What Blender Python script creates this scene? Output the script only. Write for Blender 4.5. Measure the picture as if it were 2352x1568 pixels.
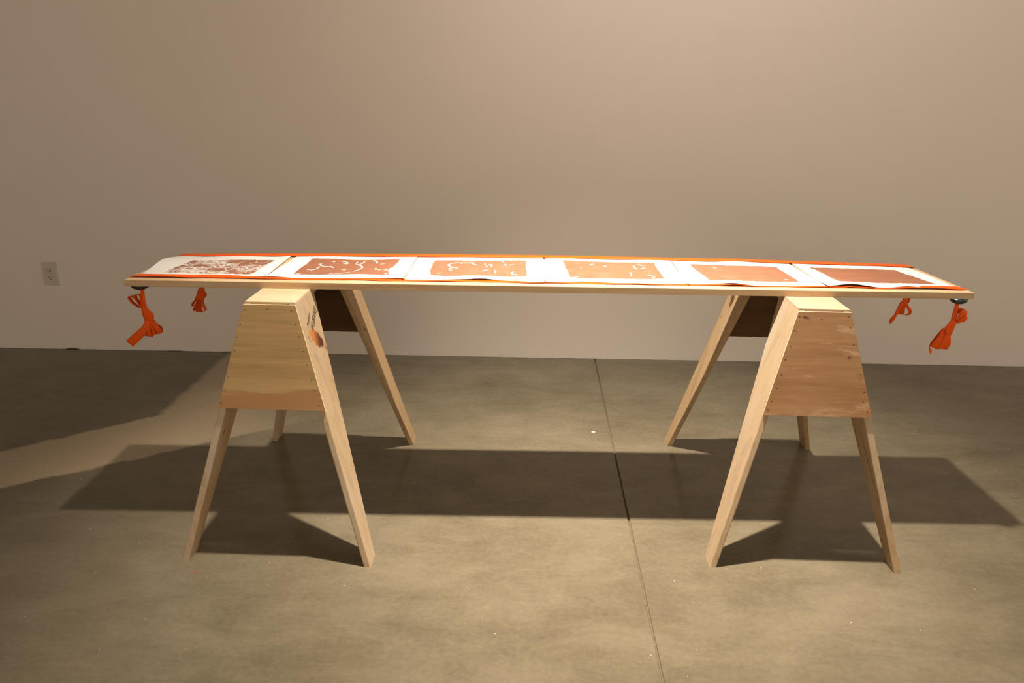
import bpy, bmesh, math, random
import numpy as np
from mathutils import Vector, Matrix

# ------------------------------------------------------------------ camera, lights, exposure
scene = bpy.context.scene
C = scene.collection
for o in list(bpy.data.objects):
    bpy.data.objects.remove(o)

F_PX, PITCH, ROLL, YAW, CAM_Z = 1848.66, 0.30891, 0.0145, -0.01239, 1.28787
cam_data = bpy.data.cameras.new('camera')
cam_data.sensor_fit = 'HORIZONTAL'
cam_data.sensor_width = 36.0
cam_data.lens = F_PX / 2352 * 36.0
cam_data.clip_start = 0.02
cam = bpy.data.objects.new('camera', cam_data)
C.objects.link(cam)
fw = Vector((math.sin(YAW) * math.cos(PITCH), math.cos(YAW) * math.cos(PITCH), -math.sin(PITCH)))
rt = Vector((math.cos(YAW), -math.sin(YAW), 0))
up = rt.cross(fw)
r2 = rt * math.cos(ROLL) + up * math.sin(ROLL)
u2 = -rt * math.sin(ROLL) + up * math.cos(ROLL)
cam.matrix_world = Matrix(((r2.x, u2.x, -fw.x, 0), (r2.y, u2.y, -fw.y, 0), (r2.z, u2.z, -fw.z, CAM_Z), (0, 0, 0, 1)))
scene.camera = cam

scene.view_settings.view_transform = 'Standard'
scene.view_settings.look = 'None'
scene.view_settings.gamma = 1.0
scene.view_settings.use_curve_mapping = False
scene.view_settings.exposure = 0.0

world = bpy.data.worlds.new('world')
scene.world = world
world.use_nodes = True
world.node_tree.nodes['Background'].inputs[0].default_value = (1.0, 0.84, 0.66, 1)
world.node_tree.nodes['Background'].inputs[1].default_value = 0.0

WARM = (1.0, 0.86, 0.70)
SOFT = (1.0, 0.88, 0.75)


def spot(name, loc, target, power, size, blend, radius, color=WARM):
    d = bpy.data.lights.new(name, 'SPOT')
    d.energy = power
    d.color = color
    d.spot_size = math.radians(size)
    d.spot_blend = blend
    d.shadow_soft_size = radius
    o = bpy.data.objects.new(name, d)
    C.objects.link(o)
    o.location = loc
    o.rotation_euler = (Vector(target) - Vector(loc)).to_track_quat('-Z', 'Y').to_euler()
    return o


# the track lamp straight above the table: a hot centre inside a wide soft beam
LAMP = (0.094, 2.17, 3.655)
spot('table_spotlight', LAMP, (0.27, 2.12, 0), 700, 34, 1.0, 0.05)
spot('table_floodlight', LAMP, (0.27, 2.08, 0), 870, 64, 1.0, 0.05)
# a washer for the wall behind the table, then two spots added for fill
spot('unseen_wall_spot', (0.6, 1.9, 4.1), (0.7, 3.78, 3.1), 205, 86, 1.0, 0.2, SOFT)
spot('unseen_wall_spot', (-0.3, -1.4, 4.0), (-0.3, -4, 1.6), 1350, 130, 1.0, 0.2, SOFT)  # added fill, bounced off the unseen wall behind the camera
spot('unseen_wall_spot', (3.0, 0.6, 4.0), (5, 0.9, 1.6), 1050, 110, 1.0, 0.2, SOFT)  # added fill, bounced off the unseen right wall

# ------------------------------------------------------------------ helpers
random.seed(4)
rng = np.random.default_rng(7)


def obj(name, verts, faces, mat=None, parent=None, smooth=False):
    me = bpy.data.meshes.new(name)
    me.from_pydata([tuple(map(float, v)) for v in verts], [], faces)
    me.update()
    if mat:
        me.materials.append(mat)
    if smooth:
        for p in me.polygons:
            p.use_smooth = True
    ob = bpy.data.objects.new(name, me)
    C.objects.link(ob)
    if parent:
        ob.parent = parent
    return ob


def obj_bm(name, bm, mat=None, parent=None, smooth=False):
    bmesh.ops.recalc_face_normals(bm, faces=bm.faces)
    me = bpy.data.meshes.new(name)
    bm.to_mesh(me)
    bm.free()
    if mat:
        me.materials.append(mat)
    if smooth:
        for p in me.polygons:
            p.use_smooth = True
    ob = bpy.data.objects.new(name, me)
    C.objects.link(ob)
    if parent:
        ob.parent = parent
    return ob


def empty(name, loc=(0, 0, 0), rz=0.0):
    o = bpy.data.objects.new(name, None)
    o.empty_display_size = 0.1
    C.objects.link(o)
    o.location = loc
    o.rotation_euler = (0, 0, rz)
    return o


def tag(o, label, cat, group=None):
    o['label'] = label
    o['category'] = cat
    if group:
        o['group'] = group
    return o


def struct(o):
    o['kind'] = 'structure'
    return o


def box_bm(x0, x1, y0, y1, z0, z1, bevel=0.0, seg=2):
    bm = bmesh.new()
    vs = [bm.verts.new(p) for p in ((x0, y0, z0), (x1, y0, z0), (x1, y1, z0), (x0, y1, z0),
                                    (x0, y0, z1), (x1, y0, z1), (x1, y1, z1), (x0, y1, z1))]
    for f in ((0, 3, 2, 1), (4, 5, 6, 7), (0, 1, 5, 4), (1, 2, 6, 5), (2, 3, 7, 6), (3, 0, 4, 7)):
        bm.faces.new([vs[i] for i in f])
    if bevel:
        bmesh.ops.bevel(bm, geom=list(bm.edges), offset=bevel, segments=seg, affect='EDGES', profile=0.5)
    return bm


def prism_bm(front, back, bevel=0.0, seg=2):
    """closed solid between two polygons with the same number of corners"""
    bm = bmesh.new()
    a = [bm.verts.new(p) for p in front]
    b = [bm.verts.new(p) for p in back]
    n = len(a)
    bm.faces.new(a)
    bm.faces.new(b[::-1])
    for i in range(n):
        bm.faces.new((a[i], b[i], b[(i + 1) % n], a[(i + 1) % n]))
    bmesh.ops.recalc_face_normals(bm, faces=bm.faces)
    if bevel:
        bmesh.ops.bevel(bm, geom=list(bm.edges), offset=bevel, segments=seg, affect='EDGES', profile=0.5)
    return bm


# ------------------------------------------------------------------ node helpers
class NT:
    def __init__(self, name):
        self.m = bpy.data.materials.new(name)
        self.m.use_nodes = True
        self.t = self.m.node_tree
        self.b = self.t.nodes['Principled BSDF']
        self.tc = self.t.nodes.new('ShaderNodeTexCoord')
        self.co = self.tc.outputs['Object']

    def link(self, a, b):
        self.t.links.new(a, b)

    def _in(self, sock, v):
        if isinstance(v, (int, float)):
            sock.default_value = v
        elif isinstance(v, tuple):
            sock.default_value = v if len(v) == len(sock.default_value) else tuple(v) + (1,)
        else:
            self.link(v, sock)

    def math(self, op, a, b=0.0, c=None, clamp=False):
        n = self.t.nodes.new('ShaderNodeMath')
        n.operation = op
        n.use_clamp = clamp
        self._in(n.inputs[0], a)
        self._in(n.inputs[1], b)
        if c is not None:
            self._in(n.inputs[2], c)
        return n.outputs[0]

    def sep(self, v=None):
        n = self.t.nodes.new('ShaderNodeSeparateXYZ')
        self.link(v or self.co, n.inputs[0])
        return n.outputs

    def map(self, scale=(1, 1, 1), loc=(0, 0, 0), rot=(0, 0, 0), src=None):
        n = self.t.nodes.new('ShaderNodeMapping')
        self.link(src or self.co, n.inputs[0])
        n.inputs['Scale'].default_value = scale
        n.inputs['Location'].default_value = loc
        n.inputs['Rotation'].default_value = rot
        return n.outputs[0]

    def noise(self, vec=None, scale=5.0, detail=4.0, rough=0.55, dist=0.0):
        n = self.t.nodes.new('ShaderNodeTexNoise')
        self.link(vec or self.co, n.inputs['Vector'])
        n.inputs['Scale'].default_value = scale
        n.inputs['Detail'].default_value = detail
        n.inputs['Roughness'].default_value = rough
        n.inputs['Distortion'].default_value = dist
        return n.outputs[0]

    def wave(self, vec, scale, dist, detail=2.0, dscale=1.0, kind='BANDS', direction='X'):
        n = self.t.nodes.new('ShaderNodeTexWave')
        n.wave_type = kind
        if kind == 'BANDS':
            n.bands_direction = direction
        self.link(vec, n.inputs['Vector'])
        n.inputs['Scale'].default_value = scale
        n.inputs['Distortion'].default_value = dist
        n.inputs['Detail'].default_value = detail
        n.inputs['Detail Scale'].default_value = dscale
        return n.outputs[1]

    def voronoi(self, vec, scale):
        n = self.t.nodes.new('ShaderNodeTexVoronoi')
        self.link(vec or self.co, n.inputs['Vector'])
        n.inputs['Scale'].default_value = scale
        return n.outputs['Distance']

    def smooth(self, v, lo, hi):
        n = self.t.nodes.new('ShaderNodeMapRange')
        n.interpolation_type = 'SMOOTHSTEP'
        self._in(n.inputs['Value'], v)
        n.inputs['From Min'].default_value = lo
        n.inputs['From Max'].default_value = hi
        return n.outputs[0]

    def ramp(self, v, stops):
        n = self.t.nodes.new('ShaderNodeValToRGB')
        self._in(n.inputs[0], v)
        e = n.color_ramp.elements
        while len(e) < len(stops):
            e.new(0.5)
        for el, (p, c) in zip(e, stops):
            el.position = p
            el.color = tuple(c) + (1,)
        return n.outputs[0]

    def mix(self, f, a, b, mode='MIX'):
        n = self.t.nodes.new('ShaderNodeMix')
        n.data_type = 'RGBA'
        n.blend_type = mode
        self._in(n.inputs[0], f)
        self._in(n.inputs[6], a)
        self._in(n.inputs[7], b)
        return n.outputs[2]

    def attr(self, name):
        n = self.t.nodes.new('ShaderNodeAttribute')
        n.attribute_name = name
        return n.outputs['Fac']

    def bump(self, h, strength=0.2, dist=0.002):
        n = self.t.nodes.new('ShaderNodeBump')
        n.inputs['Strength'].default_value = strength
        n.inputs['Distance'].default_value = dist
        self.link(h, n.inputs['Height'])
        self.link(n.outputs[0], self.b.inputs['Normal'])

    def done(self, color, rough=0.6, spec=0.4, metal=0.0):
        self._in(self.b.inputs['Base Color'], color)
        self._in(self.b.inputs['Roughness'], rough)
        self.b.inputs['Specular IOR Level'].default_value = spec
        self.b.inputs['Metallic'].default_value = metal
        return self.m


def flat(name, color, rough=0.5, spec=0.4, metal=0.0, var=0.06, scale=40):
    n = NT(name)
    k = n.noise(scale=scale)
    c = n.mix(k, tuple(x * (1 - var) for x in color), tuple(min(1, x * (1 + var)) for x in color))
    return n.done(c, rough, spec, metal)


def spot_mask(n, a, b, k, wob=0.35, lo=0.82):
    """elliptical mark on a face; k = (centre a, centre b, half long, half short, angle)"""
    ca, cb, ha, hb, ang = k
    da = n.math('SUBTRACT', a, ca)
    db = n.math('SUBTRACT', b, cb)
    cs, sn = math.cos(ang), math.sin(ang)
    p = n.math('DIVIDE', n.math('ADD', n.math('MULTIPLY', da, cs), n.math('MULTIPLY', db, sn)), ha)
    q = n.math('DIVIDE', n.math('SUBTRACT', n.math('MULTIPLY', db, cs), n.math('MULTIPLY', da, sn)), hb)
    r = n.math('SQRT', n.math('ADD', n.math('MULTIPLY', p, p), n.math('MULTIPLY', q, q)))
    w = n.math('MULTIPLY', n.math('SUBTRACT', n.noise(scale=70, detail=3), 0.5), wob * 2)
    r = n.math('ADD', r, w)
    f = n.math('SUBTRACT', 1.0, n.smooth(r, lo, 1.0))
    return f, p


def pine(name, axis='z', light=(0.54, 0.385, 0.22), dark=(0.36, 0.225, 0.105), seed=0.0, knots=(), plane='yz', grey=0.0):
    """softwood with the grain running along `axis`"""
    n = NT(name)
    st = {'x': (1.2, 22, 22), 'y': (22, 1.2, 22), 'z': (22, 22, 1.2)}[axis]
    mp = n.map(scale=st, loc=(seed * 3.1, seed * 1.7, seed * 2.3))
    g1 = n.noise(mp, 1.0, 5, 0.6, 0.6)
    st2 = {'x': (4, 160, 160), 'y': (160, 4, 160), 'z': (160, 160, 4)}[axis]
    g2 = n.noise(n.map(scale=st2, loc=(seed, seed, seed)), 1.0, 3, 0.6)
    rings = n.wave(n.map(scale={'x': (.35, 9, 9), 'y': (9, .35, 9), 'z': (9, 9, .35)}[axis], loc=(seed, seed * 2, seed)), 3.0, 5.0, 3.0, 1.2,
                   direction={'x': 'Y', 'y': 'X', 'z': 'Y'}[axis])
    f = n.math('ADD', n.math('MULTIPLY', g1, 0.62), n.math('ADD', n.math('MULTIPLY', g2, 0.30), n.math('MULTIPLY', rings, 0.09)))
    c = n.ramp(f, [(0.33, dark), (0.48, tuple((a * 1.2 + b * 0.8) / 2 for a, b in zip(light, dark))), (0.66, light)])
    if grey:
        gm = n.smooth(n.noise(n.map(scale=tuple(s * .25 for s in st), loc=(9 + seed, 2, 5)), 1.0, 2), 0.45, 0.7)
        c = n.mix(n.math('MULTIPLY', gm, grey), c, (0.52, 0.45, 0.36))
    xyz = n.sep()
    a, b = {'yz': (xyz[1], xyz[2]), 'xz': (xyz[0], xyz[2]), 'xy': (xyz[0], xyz[1])}[plane]
    for k, col in knots:
        m, p = spot_mask(n, a, b, k, 0.6, 0.82 if isinstance(col[0], tuple) else 0.45)
        if isinstance(col[0], tuple):
            kc = n.mix(n.smooth(n.math('ADD', p, n.math('MULTIPLY', n.noise(scale=60), 0.6)), -0.3, 0.9), col[0], col[1])
        else:
            kc = col
        c = n.mix(m, c, kc)
    n.bump(n.math('ADD', g2, g1), 0.15, 0.001)
    return n.done(c, 0.62, 0.25)


def plywood(name, light, dark, seed=0.0, knots=(), band=None, pale=None):
    n = NT(name)
    g1 = n.noise(n.map(scale=(1.6, 1, 26), loc=(seed, seed, seed * 2)), 1.0, 5, 0.62, 0.8)
    g2 = n.noise(n.map(scale=(10, 1, 190), loc=(seed, 0, seed)), 1.0, 3, 0.6)
    g3 = n.noise(n.map(scale=(5, 1, 8), loc=(seed * 2, 0, 3)), 1.0, 3, 0.5)
    f = n.math('ADD', n.math('MULTIPLY', g1, 0.5), n.math('ADD', n.math('MULTIPLY', g2, 0.28), n.math('MULTIPLY', g3, 0.25)))
    c = n.ramp(f, [(0.36, tuple(a * .9 for a in dark)), (0.53, tuple((a + b) / 2 for a, b in zip(light, dark))), (0.68, light)])
    xyz = n.sep()
    if band:
        z0, soft, col, amt = band
        zz = n.math('ADD', xyz[2], n.math('ADD', n.math('MULTIPLY', xyz[0], -0.07), n.math('MULTIPLY', n.math('SUBTRACT', n.noise(n.map(scale=(9, 1, 60)), 1.0, 4, 0.6), 0.5), 0.045)))
        m = n.math('SUBTRACT', 1.0, n.smooth(zz, z0 - soft, z0 + soft))
        c = n.mix(n.math('MULTIPLY', n.math('MULTIPLY', m, n.smooth(g1, 0.25, 0.5)), amt), c, col)
    if pale:
        m = n.smooth(n.noise(n.map(scale=(9, 1, 40), loc=(4 + seed, 1, 8)), 1.0, 4, 0.6), 0.54, 0.72)
        c = n.mix(n.math('MULTIPLY', m, pale), c, (0.62, 0.44, 0.28))
    for k, col in knots:
        m, p = spot_mask(n, xyz[0], xyz[2], k, 0.7, 0.15)
        c = n.mix(m, c, col)
    n.bump(g2, 0.12, 0.0008)
    return n.done(c, 0.6, 0.3)


# ------------------------------------------------------------------ room materials
n = NT('wall_paint')
k1 = n.noise(scale=0.9, detail=3)
k2 = n.noise(scale=260, detail=2)
c = n.mix(k1, (0.82, 0.765, 0.70), (0.86, 0.80, 0.735))
z = n.sep()[2]
scuff = n.smooth(n.noise(n.map(scale=(6, 6, 14)), 1.0, 5, 0.7), 0.63, 0.74)
low = n.math('SUBTRACT', 1.0, n.smooth(z, 0.0, 0.16))
c = n.mix(n.math('MULTIPLY', n.math('MULTIPLY', scuff, low), 0.3), c, (0.42, 0.37, 0.29))
n.bump(k2, 0.08, 0.001)
WALL = n.done(c, 0.75, 0.25)

n = NT('concrete_floor')
x, y, _ = n.sep()
w1 = n.math('MULTIPLY', n.math('SUBTRACT', n.noise(scale=9, detail=5, rough=0.65), 0.5), 0.11)
yy = n.math('ADD', y, w1)
xx = n.math('ADD', x, n.math('MULTIPLY', w1, 0.35))
# a paler patch with irregular borders, beside darker concrete
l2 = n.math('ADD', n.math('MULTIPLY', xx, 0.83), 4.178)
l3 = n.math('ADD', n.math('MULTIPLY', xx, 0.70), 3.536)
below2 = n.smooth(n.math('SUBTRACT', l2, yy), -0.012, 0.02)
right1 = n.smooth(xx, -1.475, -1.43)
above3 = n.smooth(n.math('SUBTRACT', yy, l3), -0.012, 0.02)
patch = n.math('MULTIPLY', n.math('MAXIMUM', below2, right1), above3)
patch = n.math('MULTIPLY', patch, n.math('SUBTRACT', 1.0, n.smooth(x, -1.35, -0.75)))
side_fade = n.math('MULTIPLY', n.smooth(x, -1.6, -0.5), 1.0)  # concrete tone gets darker towards the left
big = n.noise(scale=1.3, detail=4, rough=0.6)
mid = n.noise(n.map(scale=(3.5, 7, 1)), 1.0, 7, 0.72, 0.4)
fine = n.noise(scale=60, detail=4, rough=0.7)
f = n.math('ADD', n.math('MULTIPLY', big, 0.4), n.math('ADD', n.math('MULTIPLY', mid, 0.4), n.math('MULTIPLY', fine, 0.2)))
c = n.ramp(f, [(0.36, (0.107, 0.088, 0.056)), (0.5, (0.162, 0.139, 0.094)), (0.64, (0.215, 0.183, 0.129))])
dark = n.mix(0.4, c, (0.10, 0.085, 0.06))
c = n.mix(side_fade, dark, c)
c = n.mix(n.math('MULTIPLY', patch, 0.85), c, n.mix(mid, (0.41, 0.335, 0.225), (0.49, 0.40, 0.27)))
# darker stain on the right
sx = n.math('SUBTRACT', xx, 1.80)
sy = n.math('SUBTRACT', yy, 3.22)
p = n.math('DIVIDE', n.math('ADD', n.math('MULTIPLY', sx, 0.55), n.math('MULTIPLY', sy, -0.83)), 0.42)
q = n.math('DIVIDE', n.math('ADD', n.math('MULTIPLY', sx, 0.83), n.math('MULTIPLY', sy, 0.55)), 0.16)
rr = n.math('ADD', n.math('MULTIPLY', p, p), n.math('MULTIPLY', q, q))
c = n.mix(n.math('MULTIPLY', n.math('SUBTRACT', 1.0, n.smooth(rr, 0.5, 1.4)), 0.45), c, (0.15, 0.13, 0.095))
# scratches, dark flecks and pale specks
scr = n.smooth(n.noise(n.map(scale=(60, 3, 1), rot=(0, 0, 0.5)), 1.0, 4, 0.7), 0.70, 0.76)
c = n.mix(n.math('MULTIPLY', scr, 0.22), c, (0.5, 0.46, 0.37))
scr2 = n.smooth(n.noise(n.map(scale=(9, 60, 1), rot=(0, 0, -0.15)), 1.0, 4, 0.7), 0.68, 0.75)
c = n.mix(n.math('MULTIPLY', scr2, 0.28), c, (0.16, 0.14, 0.10))
fl = n.smooth(n.noise(n.map(scale=(30, 55, 1)), 1.0, 2, 0.5), 0.70, 0.75)
c = n.mix(n.math('MULTIPLY', fl, 0.4), c, (0.13, 0.115, 0.085))
sp = n.math('SUBTRACT', 1.0, n.smooth(n.voronoi(None, 17), 0.018, 0.035))
c = n.mix(n.math('MULTIPLY', sp, 0.7), c, (0.72, 0.68, 0.6))
n.bump(fine, 0.06, 0.001)
rough = n.math('ADD', n.math('MULTIPLY', mid, 0.16), 0.12)
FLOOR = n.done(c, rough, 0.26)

JOINT = flat('joint_filler', (0.15, 0.115, 0.075), 0.8, 0.3, var=0.4, scale=120)
CEIL = flat('ceiling_paint', (0.14, 0.13, 0.12), 0.8, 0.2)

# ------------------------------------------------------------------ room shell
WY = 3.778
floor = struct(obj_bm('floor', box_bm(-5, 5, -4, WY + 0.12, -0.14, -0.006), JOINT))


def slab(x0a, x0b, x1a, x1b):
    """slab between y=-4 (a) and the wall (b)"""
    ya, yb = -4.0, WY + 0.1
    ny = 60
    L, Rr = [], []
    for i in range(ny + 1):
        t = i / ny
        yv = ya + (yb - ya) * t
        L.append((x0a + (x0b - x0a) * t + (random.uniform(-.0009, .0009) if x0a > -4 else 0), yv))
        Rr.append((x1a + (x1b - x1a) * t + (random.uniform(-.0009, .0009) if x1a < 4 else 0), yv))
    vs, fs = [], []
    for (lx, ly), (rx, ry) in zip(L, Rr):
        b = 0.0014
        vs += [(lx, ly, -0.14), (lx, ly, -b), (lx + b, ly, 0), (rx - b, ry, 0), (rx, ry, -b), (rx, ry, -0.14)]
    for i in range(ny):
        for k in range(5):
            a = i * 6 + k
            fs.append((a, a + 1, a + 7, a + 6)[::-1])
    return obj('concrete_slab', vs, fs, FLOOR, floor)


def jx(yv):
    return 0.337 + (0.364 - 0.337) * (yv - 1.51) / (3.776 - 1.51)


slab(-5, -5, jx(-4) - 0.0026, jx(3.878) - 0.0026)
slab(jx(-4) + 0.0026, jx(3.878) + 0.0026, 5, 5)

# back wall: plaster skin that stops a few millimetres above the concrete in an uneven edge
nx = 400
vs, fs = [], []
for i in range(nx + 1):
    xv = -5 + 10 * i / nx
    zb = 0.0002 + 0.0005 * (0.5 + 0.5 * math.sin(i * 1.7) * math.sin(i * .37 + 1)) + random.uniform(0, 0.0004)
    if -2.268 < xv < -2.20:
        zb = 0.008
    if abs(xv + 1.73) < 0.03 or abs(xv + 1.45) < 0.04:
        zb += 0.002
    vs += [(xv, WY + 0.012, zb), (xv, WY, zb), (xv, WY, 4.2)]
for i in range(nx):
    a = i * 3
    fs += [(a, a + 3, a + 4, a + 1), (a + 1, a + 4, a + 5, a + 2)]
struct(obj('wall_back', vs, fs, WALL))
bd = obj_bm('wall_base_gap', box_bm(-5, 5, WY + 0.012, WY + 0.1, -0.1, 4.2), flat('plaster_core', (0.34, 0.29, 0.22), 0.9, 0.2))
bd.parent = bpy.data.objects['wall_back']
struct(obj_bm('wall_left', box_bm(-5.1, -5, -4.1, WY + 0.1, -0.14, 4.2), WALL))
struct(obj_bm('wall_right', box_bm(5, 5.1, -4.1, WY + 0.1, -0.14, 4.2), WALL))
struct(obj_bm('wall_front', box_bm(-5.1, 5.1, -4.1, -4, -0.14, 4.2), WALL))
struct(obj_bm('ceiling', box_bm(-5.1, 5.1, -4.1, WY + 0.1, 4.2, 4.3), CEIL))

# ------------------------------------------------------------------ sawhorses
HT, TW, FW, HL, SY, PH = 0.7264, 0.0676, 0.2667, 0.31205, 0.1217, 0.2874
TK = 0.0197          # leg thickness measured level
PLY = 0.0062


def out_u(zv):
    return TW + (FW - TW) * (1 - zv / HT)


def end_v(zv):
    return HL + SY * (1 - zv / HT)


def in_v(zv):
    return 0.132 + (0.369 - 0.132) * (1 - zv / HT)


def leg(parent, su, sv, mat):
    TP = HT - 0.0045
    prof = [(end_v(TP), TP), (end_v(0), 0.0), (in_v(0), 0.0)]
    zr = HT - 0.02
    prof += [(in_v(zr), zr)]
    for k in range(1, 4):
        a = k / 4 * math.pi / 2
        prof.append((in_v(zr) + 0.016 * (1 - math.cos(a)), zr + (TP - zr) * math.sin(a)))
    prof.append((in_v(zr) + 0.016, TP))
    A = [(su * out_u(zv), sv * v, zv) for v, zv in prof]
    B = [(su * (out_u(zv) - TK), sv * v, zv) for v, zv in prof]
    bm = prism_bm(A, B)
    # ease the long arrises
    es = [e for e in bm.edges if abs(e.verts[0].co.z - e.verts[1].co.z) > 0.4]
    bmesh.ops.bevel(bm, geom=es, offset=0.0035, segments=3, affect='EDGES', profile=0.5)
    return obj_bm('leg', bm, mat, parent)


PLY_EDGE = pine('plywood_edge', 'x', light=(0.74, 0.60, 0.42), dark=(0.58, 0.44, 0.28), seed=13.0)


def end_panel(parent, sv, mat, e=0.0008):
    z1, z0 = HT - 0.006, HT - PH
    A = [(-out_u(z1) - e, sv * (end_v(z1) + PLY), z1), (out_u(z1) + e, sv * (end_v(z1) + PLY), z1),
         (out_u(z0) + e, sv * (end_v(z0) + PLY), z0), (-out_u(z0) - e, sv * (end_v(z0) + PLY), z0)]
    B = [(a[0], a[1] - sv * (PLY - 0.0002), a[2]) for a in A]
    ob = obj_bm('end_panel', prism_bm(A, B, 0.0005, 1), mat, parent)
    ob.data.materials.append(PLY_EDGE)
    for p in ob.data.polygons:
        if abs(p.normal.y) < 0.6:
            p.material_index = 1
    return ob


STAPLE = flat('staple_metal', (0.085, 0.055, 0.033), 0.5, 0.4)


def staples(panel, pts, tilt):
    me = None
    for (u, zv) in pts:
        bm = box_bm(-0.0026, 0.0026, -0.0004, 0.0004, -0.0008, 0.0008, 0.0002, 1)
        if me is None:
            ob = obj_bm('staple', bm, STAPLE, panel)
            me = ob.data
        else:
            bm.free()
            ob = bpy.data.objects.new('staple', me)
            C.objects.link(ob)
            ob.parent = panel
        ob.location = (u, -(end_v(zv) + PLY), zv)
        ob.rotation_euler = (-math.atan(SY / HT), random.uniform(-.2, .5), 0)


ST1 = [(-0.0661, 0.7062), (-0.0048, 0.7088), (0.0599, 0.7072), (-0.0778, 0.6677), (-0.0878, 0.6323), (-0.0965, 0.5961), (-0.1057, 0.5618), (-0.1162, 0.5262),
       (-0.1281, 0.4882), (-0.1373, 0.4555), (0.0705, 0.6713), (0.0795, 0.6382), (0.0901, 0.5993), (0.0991, 0.5635), (0.1113, 0.5233), (0.1199, 0.4938), (0.1299, 0.4554)]
ST2 = [(-0.0665, 0.7078), (-0.0072, 0.7012), (0.0626, 0.7101), (-0.0765, 0.67), (-0.0855, 0.6288), (-0.0963, 0.592), (-0.1046, 0.5513), (-0.1149, 0.5148),
       (-0.1266, 0.4781), (-0.134, 0.4541), (0.0698, 0.6817), (0.0827, 0.6352), (0.1073, 0.5572), (0.1201, 0.5087), (0.1192, 0.483), (0.1334, 0.456)]

BURN = ((0.52, 0.20, 0.06), (0.10, 0.032, 0.016))
KN = (0.30, 0.12, 0.045)
KD = (0.12, 0.05, 0.02)


def sawhorse(loc, rz, label, legs, ply, top, st):
    h = tag(empty('sawhorse', loc, rz), label, 'sawhorse', 'wooden sawhorses under the plank')
    lg = {}
    for (su, sv), m in legs.items():
        lg[(su, sv)] = leg(h, su, sv, m)
    zl, zb = HT - 0.0044, HT - 0.038
    wl, wt = out_u(zl), TW
    wi = TW - TK - 0.0012
    sec = [(-wt, HT), (wt, HT), (wl, zl), (wi, zl), (wi, zb), (-wi, zb), (-wi, zl), (-wl, zl)]
    obj_bm('top_board', prism_bm([(u_, -HL, z_) for u_, z_ in sec], [(u_, HL, z_) for u_, z_ in sec]), top, h)
    pn = end_panel(h, -1, ply[0])
    end_panel(h, 1, ply[1], -0.007)
    staples(pn, st, 0)
    return h, lg


SHADED_PLY = plywood('plywood_shaded', (0.15, 0.078, 0.034), (0.10, 0.048, 0.02), 7.0)  # far panel: shade under the plank darkened into the colour
h1, lg1 = sawhorse((-0.66867, 2.37898, 0), -0.0164,
                   'pine sawhorse with stamped mark on one leg and tan plywood end panel',
                   {(-1, -1): pine('pine_leg_a', seed=1.3, grey=0.7, knots=[((-0.335, 0.355, 0.014, 0.005, 1.3), KD), ((-0.37, 0.25, 0.13, 0.0022, 1.25), (0.30, 0.19, 0.10))]),
                    (1, -1): pine('pine_leg_b', seed=2.1, grey=0.35, light=(0.54, 0.415, 0.27), dark=(0.39, 0.27, 0.15),
                                  knots=[((-0.243, 0.607, 0.048, 0.025, -0.66), BURN), ((-0.297, 0.620, 0.016, 0.004, -1.3), (0.2, 0.14, 0.09)), ((-0.375, 0.395, 0.03, 0.008, 1.3), (0.33, 0.24, 0.15)), ((-0.1973, 0.565, 0.014, 0.006, 1.2), KN),
                                         ((-0.2925, 0.567, 0.014, 0.007, -1.1), (0.36, 0.29, 0.2))]),
                    (-1, 1): pine('pine_leg_c', seed=3.7, grey=0.5),
                    (1, 1): pine('pine_leg_d', seed=4.9, light=(0.50, 0.36, 0.21), dark=(0.37, 0.24, 0.12),
                                 knots=[((0.359, 0.4816, 0.03, 0.011, 1.45), KN), ((0.225, 0.49, 0.012, 0.012, 0), KD)])},
                   (plywood('plywood_tan', (0.53, 0.365, 0.175), (0.41, 0.262, 0.108), 1.0, band=(0.487, 0.006, (0.40, 0.20, 0.085), 0.75)), SHADED_PLY),
                   pine('pine_top_a', 'x', seed=6.1, light=(0.68, 0.52, 0.35), dark=(0.56, 0.39, 0.23)), ST1)
h2, lg2 = sawhorse((0.81549, 2.40513, 0), -0.01857,
                   'pine sawhorse with reddish brown knotty plywood end panel and no stamp',
                   {(-1, -1): pine('pine_leg_e', seed=5.5, grey=0.75, light=(0.54, 0.415, 0.27), dark=(0.39, 0.265, 0.155)),
                    (1, -1): pine('pine_leg_f', seed=6.4, grey=0.55, knots=[((-0.345, 0.30, 0.12, 0.005, 1.22), (0.25, 0.145, 0.065)), ((-0.405, 0.36, 0.012, 0.007, 1.2), KN)]),
                    (-1, 1): pine('pine_leg_g', seed=7.7, light=(0.50, 0.36, 0.21), dark=(0.37, 0.24, 0.12),
                                  knots=[((0.27, 0.60, 0.034, 0.024, 1.4), KD), ((0.3515, 0.5572, 0.018, 0.006, 1.2), KD), ((0.3204, 0.5227, 0.006, 0.005, 0), KN)]),
                    (1, 1): pine('pine_leg_h', seed=8.8, grey=0.3)},
                   (plywood('plywood_red', (0.43, 0.25, 0.125), (0.30, 0.152, 0.066), 3.0, pale=0.55,
                            knots=[((-0.0486, 0.7047, 0.014, 0.007, -0.4), (0.13, 0.055, 0.03)), ((0.0728, 0.6001, 0.008, 0.008, 0.3), (0.16, 0.07, 0.035)),
                                   ((0.105, 0.548, 0.012, 0.02, 0.3), (0.36, 0.18, 0.08))]), plywood('plywood_shaded_brown', (0.22, 0.12, 0.052), (0.15, 0.075, 0.03), 8.0)),  # far panel here too has its shade in the brown
                   pine('pine_top_b', 'x', seed=9.3, light=(0.50, 0.365, 0.255), dark=(0.41, 0.285, 0.185)), ST2)

# lumber stamp printed on the inward leg of the first sawhorse
INK = flat('stamp_ink', (0.10, 0.078, 0.055), 0.7, 0.2, var=0.5, scale=300)


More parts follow.
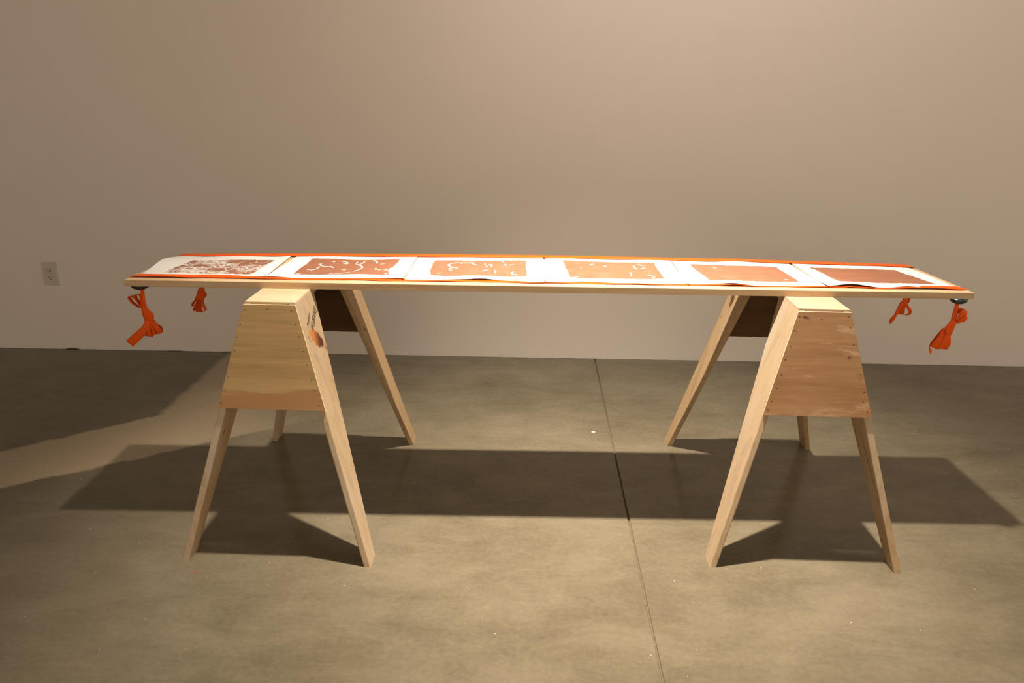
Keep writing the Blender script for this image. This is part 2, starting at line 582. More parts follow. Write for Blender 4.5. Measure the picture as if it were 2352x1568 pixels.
def stamp(text, v0, z0, v1, z1, height, parent, shear=0.3, bold=0.0):
    cu = bpy.data.curves.new('stamp_text', 'FONT')
    cu.body = text
    cu.size = 1.0
    cu.shear = shear
    cu.offset = bold
    tmp = bpy.data.objects.new('stamp_tmp', cu)
    C.objects.link(tmp)
    bpy.context.view_layer.update()
    me = bpy.data.meshes.new_from_object(tmp.evaluated_get(bpy.context.evaluated_depsgraph_get()))
    bpy.data.objects.remove(tmp)
    xs = [v.co.x for v in me.vertices]
    ys = [v.co.y for v in me.vertices]
    A = Vector((out_u(z0) + 0.0008, v0, z0))
    B = Vector((out_u(z1) + 0.0008, v1, z1))
    e1 = (B - A)
    ln = e1.length
    e1.normalize()
    nn = Vector((1, 0, (FW - TW) / HT)).normalized()
    e2 = nn.cross(e1)
    for v in me.vertices:
        sx = (v.co.x - min(xs)) / (max(xs) - min(xs)) * ln
        sy_ = (v.co.y - min(ys)) / (max(ys) - min(ys)) * height
        v.co = A + e1 * sx + e2 * sy_
    me.materials.clear()
    me.materials.append(INK)
    ob = bpy.data.objects.new('printed_stamp', me)
    C.objects.link(ob)
    ob.parent = parent
    ob['label'] = 'dark ink lettering stamped on the leg'
    return ob


stamp('Premier', -0.278, 0.6455, -0.2272, 0.6735, 0.013, lg1[(1, -1)], 0.35)
stamp('WLBRAND', -0.250, 0.628, -0.168, 0.6665, 0.020, lg1[(1, -1)], 0.4)

# ------------------------------------------------------------------ plank
BX, BY, BYAW, BL, BW, ZT, BT, WARP = 0.07346, 2.2194, 0.00904, 2.40911, 0.3831, 0.74541, 0.019, 0.0131
BC, BS = math.cos(BYAW), math.sin(BYAW)


def warp(xl, yl):
    """the plank is slightly cupped: its far long edge droops towards both ends"""
    u = xl / BL
    return -WARP * (yl / BW) * ((2 * u) ** 2 - 0.38)


def bloc(xw, yw):
    dx, dy = xw - BX, yw - BY
    return dx * BC + dy * BS, -dx * BS + dy * BC


n_pl = pine('pine_plank', 'x', seed=11.2, light=(0.66, 0.49, 0.30), dark=(0.50, 0.33, 0.18))
plank = tag(empty('plank', (BX, BY, ZT - BT), BYAW), 'long pine plank laid flat across the two sawhorses', 'plank')
nx, ny = 64, 10
bm = bmesh.new()
g = {}
for s in (0, 1):
    for i in range(nx + 1):
        for j in range(ny + 1):
            xl = -BL / 2 + BL * i / nx
            yl = BW * j / ny
            g[s, i, j] = bm.verts.new((xl, yl, s * BT + warp(xl, yl)))
for i in range(nx):
    for j in range(ny):
        bm.faces.new((g[1, i, j], g[1, i + 1, j], g[1, i + 1, j + 1], g[1, i, j + 1]))
        bm.faces.new((g[0, i, j], g[0, i, j + 1], g[0, i + 1, j + 1], g[0, i + 1, j]))
    bm.faces.new((g[0, i, 0], g[0, i + 1, 0], g[1, i + 1, 0], g[1, i, 0]))
    bm.faces.new((g[0, i, ny], g[1, i, ny], g[1, i + 1, ny], g[0, i + 1, ny]))
for j in range(ny):
    bm.faces.new((g[0, 0, j], g[1, 0, j], g[1, 0, j + 1], g[0, 0, j + 1]))
    bm.faces.new((g[0, nx, j], g[0, nx, j + 1], g[1, nx, j + 1], g[1, nx, j]))
bmesh.ops.recalc_face_normals(bm, faces=bm.faces)
es = [e for e in bm.edges if len(e.link_faces) == 2 and e.calc_face_angle(0) > 1.0]
bmesh.ops.bevel(bm, geom=es, offset=0.0012, segments=2, affect='EDGES', profile=0.5)
obj_bm('board', bm, n_pl, plank)

# polished steel domes that pin the ribbons under the plank's front corners
STEEL = flat('blued_steel', (0.09, 0.13, 0.15), 0.22, 0.5, 0.75)


def dome(xw, yw, r, hgt, where):
    xl, yl = bloc(xw, yw)
    bm = bmesh.new()
    N = 28
    prev = None
    prof = [(1.0, 0.0), (1.0, -0.12), (0.93, -0.38), (0.75, -0.68), (0.5, -0.88), (0.25, -0.98)]
    for rr_, zz in prof:
        ring = [bm.verts.new((xl + r * rr_ * math.cos(2 * math.pi * k / N), yl + r * rr_ * math.sin(2 * math.pi * k / N), zz * hgt + warp(xl, yl))) for k in range(N)]
        if prev:
            for k in range(N):
                bm.faces.new((prev[k], prev[(k + 1) % N], ring[(k + 1) % N], ring[k]))
        else:
            bm.faces.new(ring)
        prev = ring
    c0 = bm.verts.new((xl, yl, -hgt + warp(xl, yl)))
    for k in range(N):
        bm.faces.new((prev[k], prev[(k + 1) % N], c0))
    ob = obj_bm('dome_pin', bm, STEEL, None, True)
    ob.location = (BX, BY, ZT - BT)
    ob.rotation_euler = (0, 0, BYAW)
    return tag(ob, 'shiny blue-grey metal dome pinning the ribbon under ' + where, 'dome', 'domes under the plank corners')


dome(-1.102, 2.243, 0.027, 0.017, 'the plank end with the squiggled print')
dome(1.243, 2.243, 0.025, 0.017, 'the plank end with the plain print')

# ------------------------------------------------------------------ paper sheets with brown prints
n = NT('print_on_paper')
ink = n.attr('ink')
blot = n.noise(n.map(scale=(18, 30, 1)), 1.0, 4, 0.6)
brown = n.mix(blot, (0.245, 0.10, 0.056), (0.36, 0.16, 0.093))
pap = n.mix(n.noise(scale=8, detail=3), (0.81, 0.795, 0.775), (0.85, 0.835, 0.815))
c = n.mix(ink, pap, brown)
n.bump(n.noise(scale=150, detail=2), 0.06, 0.0008)
PAPER = n.done(c, 0.7, 0.2)


def vnoise(X, Y, s, seed):
    r = np.random.default_rng(seed)
    T = r.random((64, 64))
    fx, fy = X * s + 1000, Y * s + 1000
    ix, iy = np.floor(fx).astype(int), np.floor(fy).astype(int)
    tx, ty = fx - ix, fy - iy
    tx = tx * tx * (3 - 2 * tx)
    ty = ty * ty * (3 - 2 * ty)
    a = T[ix % 64, iy % 64]
    b = T[(ix + 1) % 64, iy % 64]
    c_ = T[ix % 64, (iy + 1) % 64]
    d_ = T[(ix + 1) % 64, (iy + 1) % 64]
    return (a * (1 - tx) + b * tx) * (1 - ty) + (c_ * (1 - tx) + d_ * tx) * ty


def seg_dist(X, Y, a, b):
    vx, vy = b[0] - a[0], b[1] - a[1]
    L2 = vx * vx + vy * vy + 1e-12
    t = np.clip(((X - a[0]) * vx + (Y - a[1]) * vy) / L2, 0, 1)
    return np.hypot(X - a[0] - t * vx, Y - a[1] - t * vy)


def poly_sd(X, Y, P):
    """signed distance-like field: positive inside polygon P"""
    d = np.full(X.shape, 9.0)
    ins = np.zeros(X.shape, bool)
    m = len(P)
    for i in range(m):
        a, b = P[i], P[(i + 1) % m]
        d = np.minimum(d, seg_dist(X, Y, a, b))
        cond = (a[1] > Y) != (b[1] > Y)
        xi = (b[0] - a[0]) * (Y - a[1]) / (b[1] - a[1] + 1e-12) + a[0]
        ins ^= cond & (X < xi)
    return np.where(ins, d, -d)


S2 = [[(-0.633, 2.441), (-0.627, 2.446), (-0.626, 2.429), (-0.611, 2.413), (-0.599, 2.41), (-0.59, 2.415), (-0.577, 2.397)], [(-0.648, 2.367), (-0.644, 2.369)],
      [(-0.638, 2.363), (-0.625, 2.378)], [(-0.625, 2.387), (-0.623, 2.408)], [(-0.596, 2.474), (-0.592, 2.482)],
      [(-0.569, 2.486), (-0.554, 2.478), (-0.544, 2.461), (-0.55, 2.452), (-0.558, 2.456)],
      [(-0.521, 2.481), (-0.519, 2.454), (-0.51, 2.442), (-0.497, 2.426), (-0.49, 2.406), (-0.493, 2.377), (-0.506, 2.351)],
      [(-0.51, 2.442), (-0.503, 2.464), (-0.5, 2.491)], [(-0.57, 2.315), (-0.562, 2.327), (-0.547, 2.322), (-0.532, 2.325), (-0.516, 2.335)],
      [(-0.545, 2.372), (-0.539, 2.365), (-0.536, 2.377)], [(-0.475, 2.516), (-0.465, 2.503), (-0.457, 2.473)], [(-0.444, 2.456), (-0.434, 2.461)],
      [(-0.448, 2.397), (-0.445, 2.38), (-0.43, 2.377)], [(-0.419, 2.374), (-0.406, 2.373)], [(-0.417, 2.387), (-0.411, 2.379)], [(-0.671, 2.311), (-0.658, 2.316)],
      [(-0.408, 2.331), (-0.404, 2.325)]]
S3 = [[(-0.233, 2.459), (-0.226, 2.474), (-0.214, 2.486), (-0.204, 2.492)], [(-0.233, 2.454), (-0.225, 2.438), (-0.218, 2.426), (-0.209, 2.422), (-0.2, 2.415)],
      [(-0.218, 2.423), (-0.225, 2.404)], [(-0.222, 2.387), (-0.215, 2.39)], [(-0.195, 2.479), (-0.192, 2.492), (-0.179, 2.489), (-0.164, 2.49)],
      [(-0.161, 2.495), (-0.152, 2.469), (-0.143, 2.463)], [(-0.119, 2.481), (-0.118, 2.464)], [(-0.115, 2.442), (-0.11, 2.449)],
      [(-0.105, 2.465), (-0.098, 2.469), (-0.097, 2.444)], [(-0.079, 2.524), (-0.068, 2.522), (-0.062, 2.503)], [(-0.057, 2.473), (-0.053, 2.456)],
      [(-0.04, 2.461), (-0.031, 2.47)], [(-0.086, 2.391), (-0.081, 2.375), (-0.083, 2.355)], [(-0.028, 2.375), (-0.034, 2.363), (-0.03, 2.343), (-0.015, 2.34)],
      [(-0.252, 2.342), (-0.246, 2.348)], [(-0.274, 2.319), (-0.261, 2.312), (-0.238, 2.309)], [(-0.123, 2.384), (-0.106, 2.399)]]
S4 = [[(0.254, 2.479), (0.26, 2.466)], [(0.348, 2.487), (0.348, 2.452), (0.352, 2.442)], [(0.365, 2.506), (0.375, 2.493), (0.386, 2.494)], [(0.367, 2.449), (0.379, 2.467)],
      [(0.325, 2.391), (0.327, 2.37), (0.321, 2.345)], [(0.374, 2.37), (0.384, 2.362), (0.393, 2.353)], [(0.385, 2.338), (0.391, 2.343)], [(0.178, 2.456), (0.181, 2.451)],
      [(0.138, 2.316), (0.155, 2.325), (0.165, 2.334)], [(0.21, 2.485), (0.221, 2.499)]]
S5 = [[(0.780, 2.345), (0.785, 2.342)], [(0.60, 2.49), (0.606, 2.486)]]
P1 = [(-1.058, 2.298), (-1.04, 2.49), (-0.785, 2.506), (-0.796, 2.293)]
P2 = [(-0.679, 2.302), (-0.672, 2.53), (-0.54, 2.517), (-0.392, 2.527), (-0.393, 2.418), (-0.403, 2.392), (-0.396, 2.312)]
P3 = [(-0.274, 2.313), (-0.281, 2.442), (-0.28, 2.521), (-0.162, 2.522), (0.011, 2.535), (0.012, 2.325), (-0.046, 2.311), (-0.139, 2.319), (-0.235, 2.304)]
P4 = [(0.13, 2.542), (0.418, 2.533), (0.422, 2.325), (0.351, 2.308), (0.138, 2.312), (0.13, 2.443)]
P5 = [(0.527, 2.533), (0.804, 2.518), (0.813, 2.314), (0.547, 2.31)]
P6 = [(0.915, 2.528), (1.184, 2.531), (1.216, 2.32), (0.934, 2.329)]

# walking white lines that cover the first print
r1 = np.random.default_rng(21)
S1 = []
for k in range(120):
    p_ = np.array([r1.uniform(-1.05, -0.79), r1.uniform(2.3, 2.5)])
    a_ = r1.uniform(0, 6.28)
    turn = r1.normal(0, 0.5)
    st_ = [tuple(p_)]
    for q_ in range(r1.integers(3, 9)):
        a_ += turn + r1.normal(0, 0.4)
        p_ = p_ + 0.0075 * np.array([math.cos(a_), math.sin(a_)])
        st_.append(tuple(p_))
    S1.append(st_)

SHEETS = [  # left x (front, rear), right x (front, rear), print outline, strokes, label
    (-1.113, -1.118, -0.747, -0.752, P1, S1, 'white paper sheet with brown print densely covered in pale squiggles, at the plank end'),
    (-0.745, -0.735, -0.344, -0.342, P2, S2, 'white paper sheet with brown print holding long curved pale strokes beside the densely squiggled one'),
    (-0.340, -0.340, 0.064, 0.066, P3, S3, 'white paper sheet with rounded brown print and scattered short pale curls'),
    (0.067, 0.070, 0.476, 0.477, P4, S4, 'white paper sheet with brown print and just a few pale flecks near one edge'),
    (0.478, 0.480, 0.873, 0.862, P5, S5, 'white paper sheet with plain mottled brown print and wavy front edge'),
    (0.876, 0.871, 1.254, 1.249, P6, [], 'white paper sheet with plain darker brown print at the plank end'),
]


def paper_lift(k, s, t, xl, yl):
    """height of the sheet above the plank; s along, t from front to rear"""
    zz = 0.0026 + 0.0012 * math.sin(s * 9 + k * 2.1) * math.sin(t * 5 + k)
    if k == 0:
        e = max(0, 1 - s / 0.32)
        zz += 0.014 * e * e * math.exp(-((t - 0.62) / 0.33) ** 2)
        e = max(0, (s - 0.82) / 0.18)
        zz += 0.0035 * e * e * max(0, t - .3)
    if k == 1:
        zz += 0.0035 * math.exp(-((t - 0.05) / .18) ** 2) * math.exp(-((s - 0.97) / .1) ** 2)
    if k in (2, 4):
        zz += 0.005 * math.exp(-((s - (0.55 if k == 2 else 0.34)) / 0.10) ** 2) * math.exp(-(t / 0.10) ** 2)
    if k == 4:
        zz += 0.003 * math.exp(-((s - 0.55) / 0.16) ** 2) * math.exp(-((1 - t) / 0.09) ** 2)
    if k == 5:
        zz += 0.009 * math.exp(-((s - 0.20) / 0.16) ** 2) * math.exp(-(t / 0.16) ** 2)
        zz += 0.004 * math.exp(-((s - 0.62) / 0.10) ** 2) * math.exp(-(t / 0.1) ** 2)
    return zz


YF, YR = 2.2655, 2.578
sheets = []
for k, (xf0, xr0, xf1, xr1, P, S, label) in enumerate(SHEETS):
    NX, NY = (400, 170) if k == 0 else (270, 110)
    s = np.linspace(0, 1, NX + 1)
    t = np.linspace(0, 1, NY + 1)
    Sg, Tg = np.meshgrid(s, t, indexing='ij')
    Lx = xf0 + (xr0 - xf0) * Tg
    Rx = xf1 + (xr1 - xf1) * Tg
    X = Lx + (Rx - Lx) * Sg
    wav = 0.004 * np.sin(Sg * 7 + k * 1.9) + 0.003 * np.sin(Sg * 17 + k)
    yf = YF + wav + (0.006 if k in (0,) else 0) + (0.005 * (Sg > 2))
    yr = YR + 0.004 * np.sin(Sg * 6 + k)
    Y = yf + (yr - yf) * Tg
    if k == 0:     # left edge waves where the corner lifts, the far end is cut short
        Y = Y - 0.04 * np.clip(1 - Sg / 0.25, 0, 1) ** 2 * Tg
    # ink
    e = (vnoise(X, Y, 160, k + 1) - 0.5) * (0.006 if k in (3, 5) else 0.0035) + (vnoise(X, Y, 25, k + 9) - 0.5) * 0.006
    sd = poly_sd(X, Y, P)
    inkv = np.clip((sd - 0.001 + e) / 0.0015 + 0.5, 0, 1)
    for q_, stroke in enumerate(S):
        w = 0.0021 if k else 0.0005 + 0.0011 * ((q_ * 37) % 10) / 10
        dmin = np.full(X.shape, 9.0)
        for a, b in zip(stroke[:-1], stroke[1:]):
            dmin = np.minimum(dmin, seg_dist(X, Y * 1.0, a, b))
        dmin = dmin + (vnoise(X, Y, 150, q_) - 0.5) * (0.0020 if k else 0.0008)
        inkv *= np.clip((dmin - w) / (0.0012 if k else 0.0009) + 0.5, 0.15 if not k else 0, 1)
    if k == 0:
        dens = np.clip((vnoise(X, Y, 22, 31) - 0.30) / 0.35, 0, 1)
        for sc, sd_ in ((60, 3), (95, 5), (140, 8), (48, 11)):
            wx = X + 0.006 * vnoise(X, Y, 70, sd_ + 40)
            v_ = np.abs(vnoise(wx, Y * 0.9, sc, sd_) - 0.5)
            inkv *= 1 - dens * 0.75 * np.clip(1 - v_ / 0.085, 0, 1) ** 0.7
        inkv = np.clip(inkv * 1.12 - 0.06, 0, 1)
    if k in (2, 3, 4):
        inkv *= 1 - 0.02 * np.clip((vnoise(X, Y * .6, 40, 12 + k) - 0.62) / 0.2, 0, 1)
    vs = []
    for i in range(NX + 1):
        for j in range(NY + 1):
            xl, yl = bloc(X[i, j], Y[i, j])
            vs.append((xl, yl, BT + warp(xl, yl) + paper_lift(k, s[i], t[j], xl, yl)))
    fs = [(i * (NY + 1) + j, (i + 1) * (NY + 1) + j, (i + 1) * (NY + 1) + j + 1, i * (NY + 1) + j + 1) for i in range(NX) for j in range(NY)]
    # paper thickness: a second skin below, closed along the rim
    ob = obj('paper_sheet', vs, fs, PAPER, None, True)
    ob.location = (BX, BY, ZT - BT)
    ob.rotation_euler = (0, 0, BYAW)
    at = ob.data.attributes.new('ink', 'FLOAT', 'POINT')
    at.data.foreach_set('value', inkv.astype(np.float32).ravel())
    md = ob.modifiers.new('thickness', 'SOLIDIFY')
    md.thickness = 0.0005
    md.offset = -1
    tag(ob, label, 'paper', 'printed sheets in a row on the plank')
    sheets.append(ob)

# ------------------------------------------------------------------ orange ribbons
n = NT('orange_ribbon')
wv = n.noise(n.map(scale=(300, 300, 300)), 1.0, 2)
c = n.mix(wv, (0.80, 0.088, 0.003), (0.90, 0.118, 0.005))
RIB = n.done(c, 0.5, 0.22)
THREAD = flat('white_thread', (0.82, 0.78, 0.70), 0.8, 0.2)


def catmull(P, sub):
    P = np.array(P, float)
    out = []
    m = len(P)
    for i in range(m - 1):
        p0, p1, p2, p3 = P[max(i - 1, 0)], P[i], P[i + 1], P[min(i + 2, m - 1)]
        for j in range(sub):
            t_ = j / sub
            out.append(0.5 * ((2 * p1) + (-p0 + p2) * t_ + (2 * p0 - 5 * p1 + 4 * p2 - p3) * t_ ** 2 + (-p0 + 3 * p1 - 3 * p2 + p3) * t_ ** 3))
    out.append(P[-1])
    return np.array(out)


def band(name, secs, parent, sub=6, cross=4, thick=0.0007, bulge=0.0):
    """ribbon through cross-sections; each section is (edge point a, edge point b) in 3-D"""
    A = catmull([s_[0] for s_ in secs], sub)
    B = catmull([s_[1] for s_ in secs], sub)
    vs, fs = [], []
    for a, b in zip(A, B):
        for k in range(cross + 1):
            t_ = k / cross
            p_ = a * (1 - t_) + b * t_
            p_ = p_ + np.array((0, -bulge * math.sin(math.pi * t_), 0))
            vs.append(p_)
    m = cross + 1
    for i in range(len(A) - 1):
        for k in range(cross):
            fs.append((i * m + k, i * m + k + 1, (i + 1) * m + k + 1, (i + 1) * m + k))
    ob = obj(name, vs, fs, RIB, parent, True)
    md = ob.modifiers.new('thickness', 'SOLIDIFY')
    md.thickness = thick
    md.offset = 0
    return ob


def over(xl):
    """how far the front ribbon lies above the paper (1) or tucked under its edge (0)"""
    xw = xl + BX
    a = 1 / (1 + math.exp((xw + 0.80) / 0.02))
    b = 1 / (1 + math.exp(-(xw - 1.10) / 0.02))
    return min(1, a + b)


def ribbon(front):
    yc, hw = (0.043, 0.0135) if front else (0.3648, 0.0175)
    root = tag(empty('ribbon', (BX, BY, ZT - BT), BYAW),
               'orange ribbon along the front edge of the plank with bows hanging at both ends' if front else
               'orange ribbon along the wall-side edge of the plank with bows hanging at both ends', 'ribbon')
    x0, x1 = -BL / 2, BL / 2
    secs = []

    def zz(xl, yl, up_):
        return BT + warp(xl, yl) + up_
    # from under the left end, round it, along the top, round the right end, back under
    for xe, rev in ((x0, False), (x1, True)):
        sgn = -1 if xe < 0 else 1
        pts = [(xe - sgn * 0.035, -0.0012), (xe - sgn * 0.008, -0.0012), (xe + sgn * 0.0012, 0.002), (xe + sgn * 0.0014, BT * 0.5), (xe + sgn * 0.0012, BT - 0.001), (xe - sgn * 0.006, BT + 0.0018)]
        part = [((px, yc - hw * 0.8, pz + warp(xe, yc - hw)), (px, yc + hw * 0.8, pz + warp(xe, yc + hw))) for px, pz in pts]
        if rev:
            tail_secs = part[::-1]
        else:
            secs += part
    N = 150
    for i in range(1, N):
        xl = x0 + 0.008 + (BL - 0.016) * i / N
        xw = xl + BX
        if front:
            h_ = 0.0012 + 0.0046 * over(xl)
            wob = 0.0014 * math.sin(xl * 31) + 0.0010 * math.sin(xl * 57 + 1)
            lift = 0.0012 * (1 + math.sin(xl * 23 + 2)) + (0.004 * math.exp(-((xw - 0.61) / 0.035) ** 2))
            if 0.93 < xw < 1.0:
                lift += 0.0025
            ya, yb = yc - hw * (0.95 - 0.1 * math.sin(xl * 19)) + wob, yc + hw + wob
            secs.append(((xl, ya, zz(xl, ya, h_ * 0.55 + lift)), (xl, yb, zz(xl, yb, max(h_, 0.0008)))))
        else:
            wob = 0.0012 * math.sin(xl * 6 + 1)
            ya, yb = yc - hw + wob, yc + hw + wob * .4
            extra = 0.003 * math.exp(-((xw - 0.70) / 0.07) ** 2)
            secs.append(((xl, ya, zz(xl, ya, 0.0048 + extra)), (xl, yb, zz(xl, yb, 0.0056 + extra * .6))))
    secs += tail_secs
    band('strip', secs, root, 2, 3)
    return root


def bow(root, org, zo, ux, specs, up_to=None):
    """a tied bow hanging at world point `org`; specs in drawing units, ux units per metre"""
    xl0, yl0 = bloc(org[0], org[1])
    z0 = org[2] - (ZT - BT)

    def P(a, b, dy):
        return np.array((xl0 + (a - zo[0]) / ux, yl0 + dy, z0 - (b - zo[1]) / ux * 1.05))
    for name, secs in specs:
        out = []
        for sct in secs:
            ax, ay, bx_, by_ = sct[:4]
            da = sct[4] if len(sct) > 4 else 0.0
            db = sct[5] if len(sct) > 5 else da
            out.append((P(ax, ay, da), P(bx_, by_, db)))
        band(name, out, root, 6, 3, 0.0007)
    if up_to:
        a, b, c_, d_ = up_to
        top = BT * 0 + warp(xl0, yl0) - 0.001
        pa, pb = P(a, b, 0.0), P(c_, d_, 0.0)
        ta, tb = pa.copy(), pb.copy()
        ta[2] = tb[2] = top
        band('hanging_strip', [(ta, tb), ((ta + pa) / 2, (tb + pb) / 2), (pa, pb)], root, 4, 3)


def loop(path, off, d0=-0.009, d1=0.009):
    """loop seen nearly edge-on: the ribbon's width runs away from the viewer"""
    return [(x_, y_, x_ + off[0], y_ + off[1], d0, d1) for x_, y_ in path]


front_ribbon = ribbon(True)
rear_ribbon = ribbon(False)

# front left bow
bow(front_ribbon, (-1.100, 2.246, 0.706), (600, 240), 7290, [
    ('hanging_strip', [(562, 190, 640, 190), (558, 300, 640, 300), (553, 420, 640, 420), (545, 600, 655, 590)]),
    ('knot', [(538, 575, 655, 570, -.003), (548, 660, 720, 640, -.006), (560, 760, 797, 725, -.006), (575, 835, 772, 858, -.004), (590, 885, 762, 895, -.002)]),
    ('loop', loop([(540, 600), (440, 555), (350, 480), (300, 395), (318, 358), (375, 365), (450, 430), (510, 510), (545, 600)], (5, 14))),
    ('loop', loop([(545, 590), (490, 480), (430, 390), (432, 325), (490, 312), (548, 340), (560, 440), (560, 590)], (14, 22))),
    ('loop', [(640, 845, 772, 850, 0), (720, 960, 850, 940, -.004), (790, 1080, 930, 1040, -.006), (822, 1160, 937, 1110, 0), (780, 1090, 880, 1030, .012), (690, 960, 760, 930, .010), (640, 850, 700, 850, .004)]),
    ('loop', [(650, 850, 720, 850, -.002), (655, 960, 740, 970, -.003), (680, 1100, 760, 1090, -.002), (705, 1195, 785, 1155, .002), (690, 1080, 730, 1060, .012), (660, 860, 690, 860, .006)]),
    ('loop', [(600, 850, 680, 855, -.002), (570, 1000, 680, 1010, -.006), (550, 1110, 690, 1130, -.006), (535, 1195, 692, 1222, 0), (580, 1090, 680, 1110, .012), (630, 870, 670, 870, .006)]),
    ('tail', [(575, 840, 625, 850, -.003), (562, 920, 600, 975, -.006), (515, 990, 640, 1060, -.008), (430, 1058, 590, 1140, -.010), (300, 1160, 430, 1285, -.010), (140, 1290, 265, 1422, -.008)]),
])
# front right bow
bow(front_ribbon, (1.243, 2.246, 0.711), (1550, 335), 7850, [
    ('hanging_strip', [(1508, 280, 1598, 280), (1505, 400, 1598, 400), (1488, 560, 1598, 560), (1476, 700, 1592, 760)]),
    ('knot', [(1476, 690, 1592, 750, -.003), (1400, 800, 1588, 810, -.005), (1350, 890, 1565, 900, -.005), (1400, 1000, 1535, 1010, -.006), (1420, 1055, 1522, 1060, -.004)]),
    ('loop', [(1588, 740, 1606, 765, 0), (1600, 600, 1670, 690, -.004), (1640, 500, 1750, 620, -.005), (1690, 470, 1800, 575, -.003), (1760, 480, 1815, 520, .004), (1690, 468, 1740, 560, .010), (1600, 455, 1640, 620, .012), (1592, 600, 1606, 740, .006)]),
    ('loop', [(1590, 765, 1612, 785, -.002), (1680, 660, 1700, 755, -.006), (1770, 615, 1775, 725, -.006), (1838, 640, 1830, 690, 0), (1780, 620, 1790, 690, .008), (1650, 690, 1660, 750, .006), (1590, 750, 1600, 770, .002)]),
    ('loop', [(1340, 890, 1440, 1010, 0), (1225, 1075, 1400, 1120, -.005), (1120, 1240, 1350, 1250, -.006), (1105, 1310, 1270, 1378, 0), (1200, 1200, 1330, 1240, .012), (1350, 920, 1420, 960, .006)]),
    ('loop', [(1400, 950, 1500, 1040, -.002), (1375, 1090, 1490, 1120, -.006), (1310, 1250, 1460, 1270, -.006), (1275, 1375, 1425, 1372, 0), (1340, 1240, 1450, 1250, .012), (1420, 960, 1480, 980, .006)]),
    ('loop', [(1430, 960, 1525, 1050, 0), (1425, 1120, 1548, 1150, -.003), (1390, 1270, 1556, 1270, -.003), (1345, 1362, 1520, 1392, .003), (1420, 1250, 1540, 1260, .014), (1440, 1000, 1510, 1040, .006)]),
    ('tail', [(1130, 1215, 1150, 1250, .002), (1098, 1310, 1116, 1330, 0), (1095, 1380, 1150, 1385, -.003), (1115, 1445, 1166, 1420, -.003), (1155, 1492, 1167, 1488, 0)]),
])
# rear left bow
bow(rear_ribbon, (-1.068, 2.590, 0.630), (1870, 180), 6374, [
    ('knot', [(1815, 170, 1928, 170, 0), (1790, 240, 1945, 245, -.004), (1745, 350, 1978, 322, -.005), (1700, 420, 1900, 420, -.004), (1700, 470, 1850, 460, 0)]),
    ('loop', loop([(1845, 430), (1858, 540), (1890, 620), (1870, 670), (1800, 682), (1790, 600), (1820, 450)], (16, 8))),
    ('loop', loop([(1800, 440), (1770, 560), (1742, 670), (1720, 680), (1712, 600), (1760, 450)], (30, 6))),
    ('loop', loop([(1730, 420), (1670, 470), (1630, 525), (1640, 560), (1700, 545), (1750, 450)], (18, 16))),
    ('loop', loop([(1750, 450), (1700, 550), (1658, 630), (1665, 662), (1712, 600), (1770, 460)], (24, 10))),
    ('loop', loop([(1780, 440), (1750, 540), (1725, 640), (1735, 688), (1770, 600), (1800, 450)], (22, 4))),
], (1815, 180, 1928, 180))
# rear right bow
bow(rear_ribbon, (1.266, 2.590, 0.637), (420, 245), 6840, [
    ('knot', [(328, 230, 440, 230, 0), (330, 300, 440, 310, -.003), (340, 390, 430, 400, -.003)]),
    ('loop', [(425, 235, 435, 370, .002), (480, 235, 470, 355, -.004), (512, 255, 492, 335, .002), (470, 260, 460, 330, .010)]),
    ('tail', [(335, 280, 390, 340, -.003), (262, 355, 340, 430, -.005), (212, 480, 285, 520, -.007), (168, 600, 242, 610, -.008), (105, 690, 195, 725, -.008), (86, 755, 150, 790, -.006), (122, 820, 135, 838, -.004)]),
    ('loop', [(390, 360, 440, 350, -.002), (415, 440, 480, 425, -.006), (475, 520, 548, 500, -.007), (498, 580, 566, 570, -.004), (470, 625, 545, 635, .004), (410, 600, 470, 632, .010), (385, 480, 420, 500, .006)]),
    ('loop', [(350, 380, 420, 400, 0), (335, 480, 430, 500, .002), (310, 615, 430, 628, .004), (350, 500, 410, 520, .010)]),
    ('loop', [(330, 450, 360, 400, .003), (250, 530, 300, 480, .001), (235, 590, 300, 615, .003), (300, 560, 330, 600, .010)]),
], (330, 240, 440, 240))

# thread knots where the sheets are tied to the front ribbon
for xw, yw in ((-0.744, 2.262), (-0.344, 2.264), (0.065, 2.262), (0.477, 2.265), (0.876, 2.266)):
    xl, yl = bloc(xw, yw)
    bm = bmesh.new()
    bmesh.ops.create_icosphere(bm, subdivisions=2, radius=1.0)
    for v in bm.verts:
        w = 1 + random.uniform(-.15, .15)
        v.co = Vector((xl + v.co.x * 0.0040 * w, yl - .004 + v.co.y * 0.0060 * w, BT + warp(xl, yl) + 0.0085 + v.co.z * 0.0030 * w))
    obj_bm('thread_knot', bm, THREAD, front_ribbon, True)
for xw in (0.069,):
    xl, yl = bloc(xw, 2.572)
    obj_bm('thread_knot', box_bm(xl - .0035, xl + .0035, yl - .004, yl + .003, BT + warp(xl, yl) + .0055, BT + warp(xl, yl) + .0075, .0008), flat('red_thread', (0.30, 0.03, 0.01)), rear_ribbon)

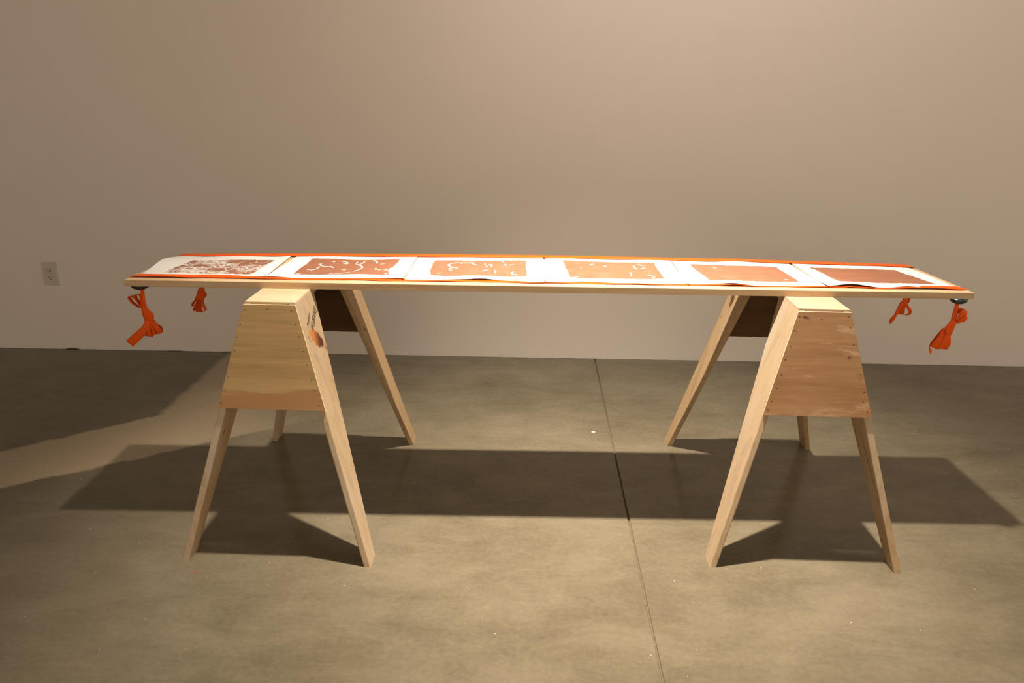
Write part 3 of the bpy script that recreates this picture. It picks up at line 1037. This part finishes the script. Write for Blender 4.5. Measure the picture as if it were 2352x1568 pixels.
# ------------------------------------------------------------------ wall outlet
OX, OZ = -2.286, 0.385
PL = flat('outlet_plastic', (0.63, 0.58, 0.52), 0.4, 0.4)
PL2 = flat('receptacle_plastic', (0.60, 0.55, 0.49), 0.4, 0.4)
SLOT = flat('slot_dark', (0.03, 0.022, 0.015), 0.6, 0.3)
outlet = tag(empty('wall_outlet', (OX, WY, OZ)), 'white duplex electrical outlet plate mounted low on the wall', 'outlet')
bm = box_bm(-0.035, 0.035, -0.0065, 0.0, -0.057, 0.057, 0.0022, 3)
obj_bm('cover_plate', bm, PL, outlet)
for s in (-1, 1):
    zc = 0.0195 * s
    bm = bmesh.new()
    ringp = []
    for k in range(32):
        a = 2 * math.pi * k / 32
        px, pz = 0.0172 * math.cos(a), max(-0.0118, min(0.0118, 0.0172 * math.sin(a)))
        ringp.append((px, pz))
    A = [(p_[0], -0.0085, zc + p_[1]) for p_ in ringp]
    B = [(p_[0], -0.0060, zc + p_[1]) for p_ in ringp]
    rc = obj_bm('receptacle', prism_bm(A, B), PL2, outlet)
    for sx, hh in ((-0.0064, 0.0042), (0.0064, 0.0034)):
        obj_bm('slot', box_bm(sx - 0.0013, sx + 0.0013, -0.0088, -0.0080, zc + 0.002 - hh, zc + 0.002 + hh), SLOT, rc)
    bm = bmesh.new()
    bmesh.ops.create_cone(bm, cap_ends=True, segments=16, radius1=0.0026, radius2=0.0026, depth=0.0008,
                          matrix=Matrix.Translation((0, -0.0085, zc - 0.0075)) @ Matrix.Rotation(math.pi / 2, 4, 'X'))
    obj_bm('slot', bm, SLOT, rc)
bm = bmesh.new()
bmesh.ops.create_cone(bm, cap_ends=True, segments=16, radius1=0.0026, radius2=0.0028, depth=0.0012,
                      matrix=Matrix.Translation((0, -0.0068, 0)) @ Matrix.Rotation(math.pi / 2, 4, 'X'))
obj_bm('screw', bm, flat('screw_metal', (0.35, 0.30, 0.24), 0.35, 0.5, 0.6), outlet)

# ------------------------------------------------------------------ bits on the floor
CHIP = flat('paint_chip_white', (0.80, 0.76, 0.68), 0.7, 0.2)
bm = bmesh.new()
pts = [(0.0075 * math.cos(a) * random.uniform(.75, 1.1), 0.006 * math.sin(a) * random.uniform(.75, 1.1)) for a in [2 * math.pi * k / 11 for k in range(11)]]
A = [(p_[0], p_[1], 0.0016) for p_ in pts]
B = [(p_[0] * 1.05, p_[1] * 1.05, 0.0) for p_ in pts]
ob = obj_bm('paint_chip', prism_bm(A, B), CHIP)
ob.location = (0.287, 2.892, 0)
tag(ob, 'small white paint chip on the concrete beside the floor joint', 'chip')
bm = bmesh.new()
pts = [(0.003 * math.cos(a) * random.uniform(.7, 1.1), 0.003 * math.sin(a) * random.uniform(.7, 1.1)) for a in [2 * math.pi * k / 8 for k in range(8)]]
ob = obj_bm('red_fleck', prism_bm([(p_[0], p_[1], 0.001) for p_ in pts], [(p_[0], p_[1], 0) for p_ in pts]), flat('red_scrap', (0.5, 0.05, 0.03)))
ob.location = (-0.885, 1.899, 0)
tag(ob, 'tiny red fleck on the floor near the sawhorse foot', 'fleck')
